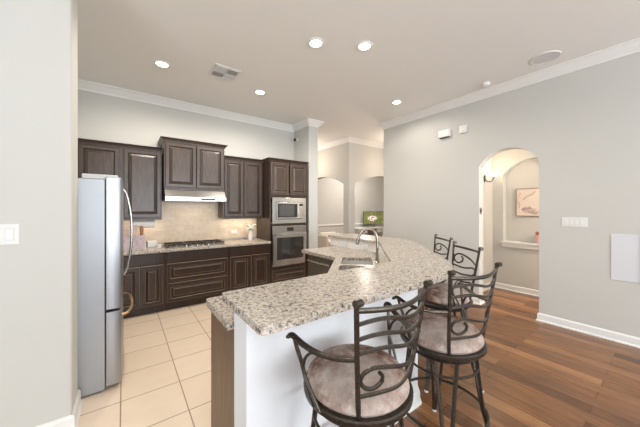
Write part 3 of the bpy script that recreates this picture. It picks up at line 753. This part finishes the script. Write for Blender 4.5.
# ------------------------------------------------------------------ small things on the worktops
t = thing('paper_towel_holder', 'white paper towel roll hung under the wall cabinet by the refrigerator', 'paper towel', (.24, 4.86, 1.268))
MB().tube([(-.14, 0, 0), (.14, 0, 0)], .058, 'paper', n=24, smooth=0).build('paper_roll', t, smooth=True)
MB().box(-.16, -.145, -.01, .01, -.01, .086, 'white').box(.145, .16, -.01, .01, -.01, .086, 'white').tube([(-.15, 0, 0), (.15, 0, 0)], .008, 'white', smooth=0).build('bracket', t, bevel=.002)
def rbox(w_, d, h, r=.02):
    return fillet([(-w_/2, -d/2), (w_/2, -d/2), (w_/2, d/2), (-w_/2, d/2)], {i: r for i in range(4)}, 4)
o = tag(MB().prism(rbox(.32, .2, 0), 0, .20, 'lav').build('bread_box', bevel=.012), 'large pinkish grey box on the worktop beside the refrigerator handle', 'box'); o.location = (.10, 4.74, .9125)
o = tag(MB().prism(rbox(.2, .14, 0), 0, .15, 'pinkbox').build('storage_box', bevel=.008), 'smaller dusty pink box on top of the pinkish grey box', 'box'); o.location = (.06, 4.70, 1.113)
o = tag(MB().lathe([(0, 0), (.022, 0), (.024, .10), (.014, .115), (.018, .135), (0, .138)], 'brownw', 16).build('pepper_mill', smooth=True), 'brown wooden mill standing on the large box beneath the paper towel', 'pepper mill'); o.location = (.21, 4.72, 1.113)
t = thing('napkin_holder', 'low white napkin holder on the worktop between the boxes and the cooktop', 'napkin holder', (.355, 4.88, .9125))
MB().box(-.06, .06, -.04, .04, 0, .008, 'white').box(-.06, .06, -.04, -.034, .008, .08, 'white').box(-.06, .06, .034, .04, .008, .08, 'white').build('holder', t, bevel=.002)
MB().box(-.055, .055, -.032, .032, .009, .092, 'paper').build('napkins', t, bevel=.002)
o = tag(MB().lathe([(0, 0), (.02, 0), (.022, .07), (.012, .08), (.012, .095), (0, .097)], 'chrome', 16).build('salt_shaker', smooth=True), 'small metal shaker just left of the white napkin holder', 'shaker'); o.location = (.27, 4.80, .9125)
o = tag(MB().lathe([(.0, 0), (.035, 0), (.040, .05), (.036, .05), (.032, .006), (0, .006)], 'white', 20).build('ramekin', smooth=True), 'small white dish on the worktop at the left edge of the cooktop', 'dish'); o.location = (.43, 4.72, .9125)
t = thing('flower_vase', 'white vase of white flowers on the worktop beside the oven cabinet', 'vase', (1.93, 4.82, .9125))
MB().lathe([(0, 0), (.032, 0), (.040, .05), (.036, .12), (.026, .165), (.030, .185), (.026, .185), (.022, .165), (.030, .05), (0, .01)], 'white', 24).build('vase', t, smooth=True)
for k in range(9):
    a = k*2.4; r = .035+.022*(k % 3); z = .215+.035*((k*7) % 4)/1.5
    p = (r*math.cos(a), r*math.sin(a)*.8, z)
    fl = MB()
    for q in range(6):
        an = q*PI/3
        fl.ball((p[0]+.017*math.cos(an), p[1]+.017*math.sin(an), p[2]+.004*(q % 2)), .014, 'petal', 6, (1.1, 1.1, .7))
    fl.ball((p[0], p[1], p[2]+.008), .010, 'petal', 6)
    fl.build('flower', t, smooth=True)
    MB().tube([(0, 0, .14), (p[0]*.6, p[1]*.6, .19), (p[0], p[1], p[2]-.01)], .0025, 'stemg', n=6).build('stem', t, smooth=True)
MB().tube([(0, 0, .15), (-.05, 0, .25), (-.075, 0, .33)], .004, 'stemg', n=6).build('stem', t, smooth=True)

# ------------------------------------------------------------------ things on the walls
outlet('white single rocker light switch on the near left wall', (-.565, 2.45, 1.345), 0, .08, .125, 1, 'light_switch', 'light switch', rocker=True)
t = thing('light_switch', 'wide white light switch plate with several rockers on the right wall', 'light switch', (WX, .763, 1.338), PI/2+PI)
MB().box(-.118, .118, -.006, -.0003, -.058, .058, 'white').build('wall_plate', t, bevel=.002)
for k in range(4): MB().box(-.087+k*.046-.001, -.055+k*.046+.009, -.0066, -.0061, -.036, .036, 'speaker').box(-.087+k*.046+.002, -.055+k*.046+.002+.004, -.010, -.0062, -.033, .033, 'trim').build('rocker', t, bevel=.002)  # grey boxes stand in for the shadow gaps around the rockers
t = thing('wall_panel', 'pale grey rectangular panel low on the right wall at the frame edge', 'wall panel', (WX, .345, .955), -PI/2)  # flat pale grey rectangle with a white strip along one edge
MB().box(-.113, .102, -.008, -.0005, -.262, .262, 'panel').build('panel', t, bevel=.003)
MB().box(.102, .122, -.014, -.0005, -.27, .27, 'trim').build('edge_strip', t, bevel=.002)
t = thing('door_chime', 'larger left one of two small white boxes high on the right wall', 'door chime', (WX, 2.41, 2.80), -PI/2)
MB().box(-.10, .10, -.05, -.0005, -.055, .065, 'white').build('cover', t, bevel=.006)
MB().box(-.085, .085, -.046, -.004, -.068, -.056, 'grille').build('vent_slot', t)
t = thing('alarm_sensor', 'smaller right one of two small white boxes high on the right wall', 'sensor', (WX, 2.10, 2.81), -PI/2)
MB().box(-.06, .06, -.035, -.0005, -.06, .06, 'white').build('cover', t, bevel=.006)
MB().ball((0, -.035, -.01), .018, 'trim', 8, (1, .4, 1)).build('lens', t, smooth=True)
t = thing('security_camera', 'tiny black camera on a white mount high on the stub wall', 'security camera', (3.04, 4.93, 3.0), 0)
MB().box(-.02, -.0005, -.03, .03, -.03, .03, 'white').tube([(-.02, 0, 0), (-.045, 0, 0)], .008, 'white', smooth=0).build('mount', t, bevel=.002)
MB().ball((-.068, 0, 0), .032, 'black', 8).build('camera_ball', t, smooth=True)

# sconce on the hall side wall
t = thing('wall_sconce', 'lit wall sconce with a glass bowl inside the arched hallway', 'wall light', (5.36, 2.13, 2.06), 0)
MB().lathe([(0, .014), (.03, .014), (.045, .006), (.05, .0005), (0, .0005)], 'iron', 24, Matrix.Rotation(PI/2, 4, 'X') @ Matrix.Diagonal((.85, 1.5, 1, 1))).build('backplate', t, smooth=True)
MB().tube([(0, -.01, -.02), (0, -.05, -.055), (0, -.10, -.06), (0, -.14, -.03), (0, -.15, .01)], .008, 'iron', n=8, smooth=4, up=(1, 0, 0)).lathe([(0, 0), (.02, 0), (.03, .015), (0, .015)], 'iron', 16, Matrix.Translation((0, -.15, 0))).build('arm', t, smooth=True)
MB().lathe([(0, .016), (.035, .018), (.062, .045), (.08, .09), (.085, .115), (.078, .112), (.058, .055), (.03, .028), (0, .026)], 'shade', 24, Matrix.Translation((0, -.15, 0))).build('lamp_shade', t, smooth=True)
point('sconce_glow', (5.36, 1.98, 2.22), 3.2, WARM, .04)
# picture in the niche
t = thing('framed_picture', 'flower painting in a thin frame hung in the hallway niche', 'picture', (5.869, 1.32, 1.62), -PI/2)
z0, z1 = -.24, .24; wd = .46
MB().box(-wd, wd, -.018, -.001, z0, z1, 'print_bg').build('canvas', t)
for cx, cz in ((-.30, -.13), (-.20, -.16), (.24, -.12), (.12, -.15), (.33, -.16)):
    fb = MB()
    for k in range(6): fb.ball((cx+.045*math.cos(k*PI/3), -.0185, cz+.03*math.sin(k*PI/3)), .04, 'blossom', 6, (1, .05, .8))
    fb.build('painted_flower', t, smooth=True)
MB().tube([(-.42+.02*math.sin(u), -.0185, -.1+.035*u) for u in range(9)], .012, 'blossom', ry=.004).tube([(-.36, -.0185, .05), (-.30, -.0185, .11), (-.24, -.0185, .13), (-.18, -.0185, .19)], .012, 'blossom', ry=.004).build('painted_branch', t)
f = MB()
for a in (z0-.012, z1): f.box(-wd-.012, wd+.012, -.024, -.001, a, a+.012, 'gold_edge')
for a in (-wd-.012, wd): f.box(a, a+.012, -.024, -.001, z0, z1, 'gold_edge')
f.build('frame', t)
t = thing('flower_pot', 'pink pot with rust red blooms on the hallway niche ledge', 'flower pot', (5.765, 1.425, .9005))
MB().lathe([(0, 0), (.055, 0), (.068, .15), (.06, .15), (.05, .02), (0, .02)], 'pink', 24).build('pot', t, smooth=True)
b = MB()
for k in range(14):
    a = k*2.4; r = .012*math.sqrt(k)
    b.ball((r*math.cos(a), r*math.sin(a), .165+.012*(k % 3)), .02, 'rust', 6)
b.build('blooms', t, smooth=True)
# dark latch at the edge of the doorway
o = tag(MB().box(-.035, .035, -.003, -.0003, -.05, .05, 'dark_steel').box(-.008, .008, -.012, -.003, -.02, .02, 'black').build('doorway_plate', bevel=.001), 'small dark metal plate on the reveal of the arched doorway', 'wall plate')
o.location = (WX+.06, 1.863, 1.47)

# ------------------------------------------------------------------ dining room beyond the arches
t = thing('writing_desk', 'white desk against the far wall seen through the right arch', 'desk', (7.9, 7.5, 0))
MB().box(-.75, .9, -.3, .3, .72, .76, 'white').build('desk_top', t, bevel=.004)
for s in (-1, 1):
    d = MB().box(-.3 if s < 0 else .35, .3 if s < 0 else .85, -.28, .28, .52, .719, 'white')
    d = MB().box(min(s*.68, s*.30)+.05, max(s*.68, s*.30)+.05, -.28, .28, .56, .719, 'white').build('drawer', t, bevel=.004)
    MB().ball((s*.49+.05, -.29, .64), .022, 'dark_steel', 8).build('knob', d, smooth=True)
    for q in (-.26, .26): MB().box(s*.66+.05-.025, s*.66+.05+.025, q-.025, q+.025, 0, .56, 'white').build('leg', t)
t = thing('computer_monitor', 'computer monitor showing green grass and animals on the white desk', 'monitor', (8.32, 7.50, .7605), math.radians(-22))
MB().lathe([(0, 0), (.12, 0), (.12, .01), (0, .014)], 'dark_steel', 24).tube([(0, .02, .01), (0, .03, .2)], .016, 'steel', smooth=0, up=(1, 0, 0)).build('stand', t, smooth=True)
MB().box(-.47, .47, -.012, .02, .10, .64, 'black').build('casing', t, bevel=.004)
o = MB().box(-.455, .455, -.003, .0, -.255, .255, 'screen').build('screen', t); o.location = (0, -.0125, .37)
t = thing('armchair', 'cream upholstered armchair in the far room behind the kitchen peninsula', 'armchair', (5.95, 7.35, 0), 0)
MB().box(-.36, .36, -.32, .3, .12, .40, 'cream').build('seat', t, bevel=.04)
MB().box(-.36, .36, .14, .34, .30, .66, 'cream').build('backrest', t, bevel=.05)
for s in (-1, 1):
    MB().box(min(s*.37, s*.50), max(s*.37, s*.50), -.32, .32, .12, .60, 'cream').build('armrest', t, bevel=.05)
    for q in (-.26, .26): MB().box(s*.40-.025, s*.40+.025, q-.025, q+.025, 0, .12, 'brownw').build('leg', t)
point('dining_fill', (6.6, 6.3, 2.5), 30, (1, .89, .78), .15)  # added fill without a fixture, brightens the walls inside the arches
point('passage_fill', (3.95, 6.2, 2.7), 18, (1, .84, .70), .12)  # unseen fill added for the passage walls and ceiling
point('passage_fill', (5.6, 4.1, 2.6), 24, (1, .84, .70), .12)  # second added passage fill, also without a fixture
point('hall_fill', (5.2, -.2, 2.1), 75, (1, .86, .74), .12)  # unseen fill added to brighten the hall walls
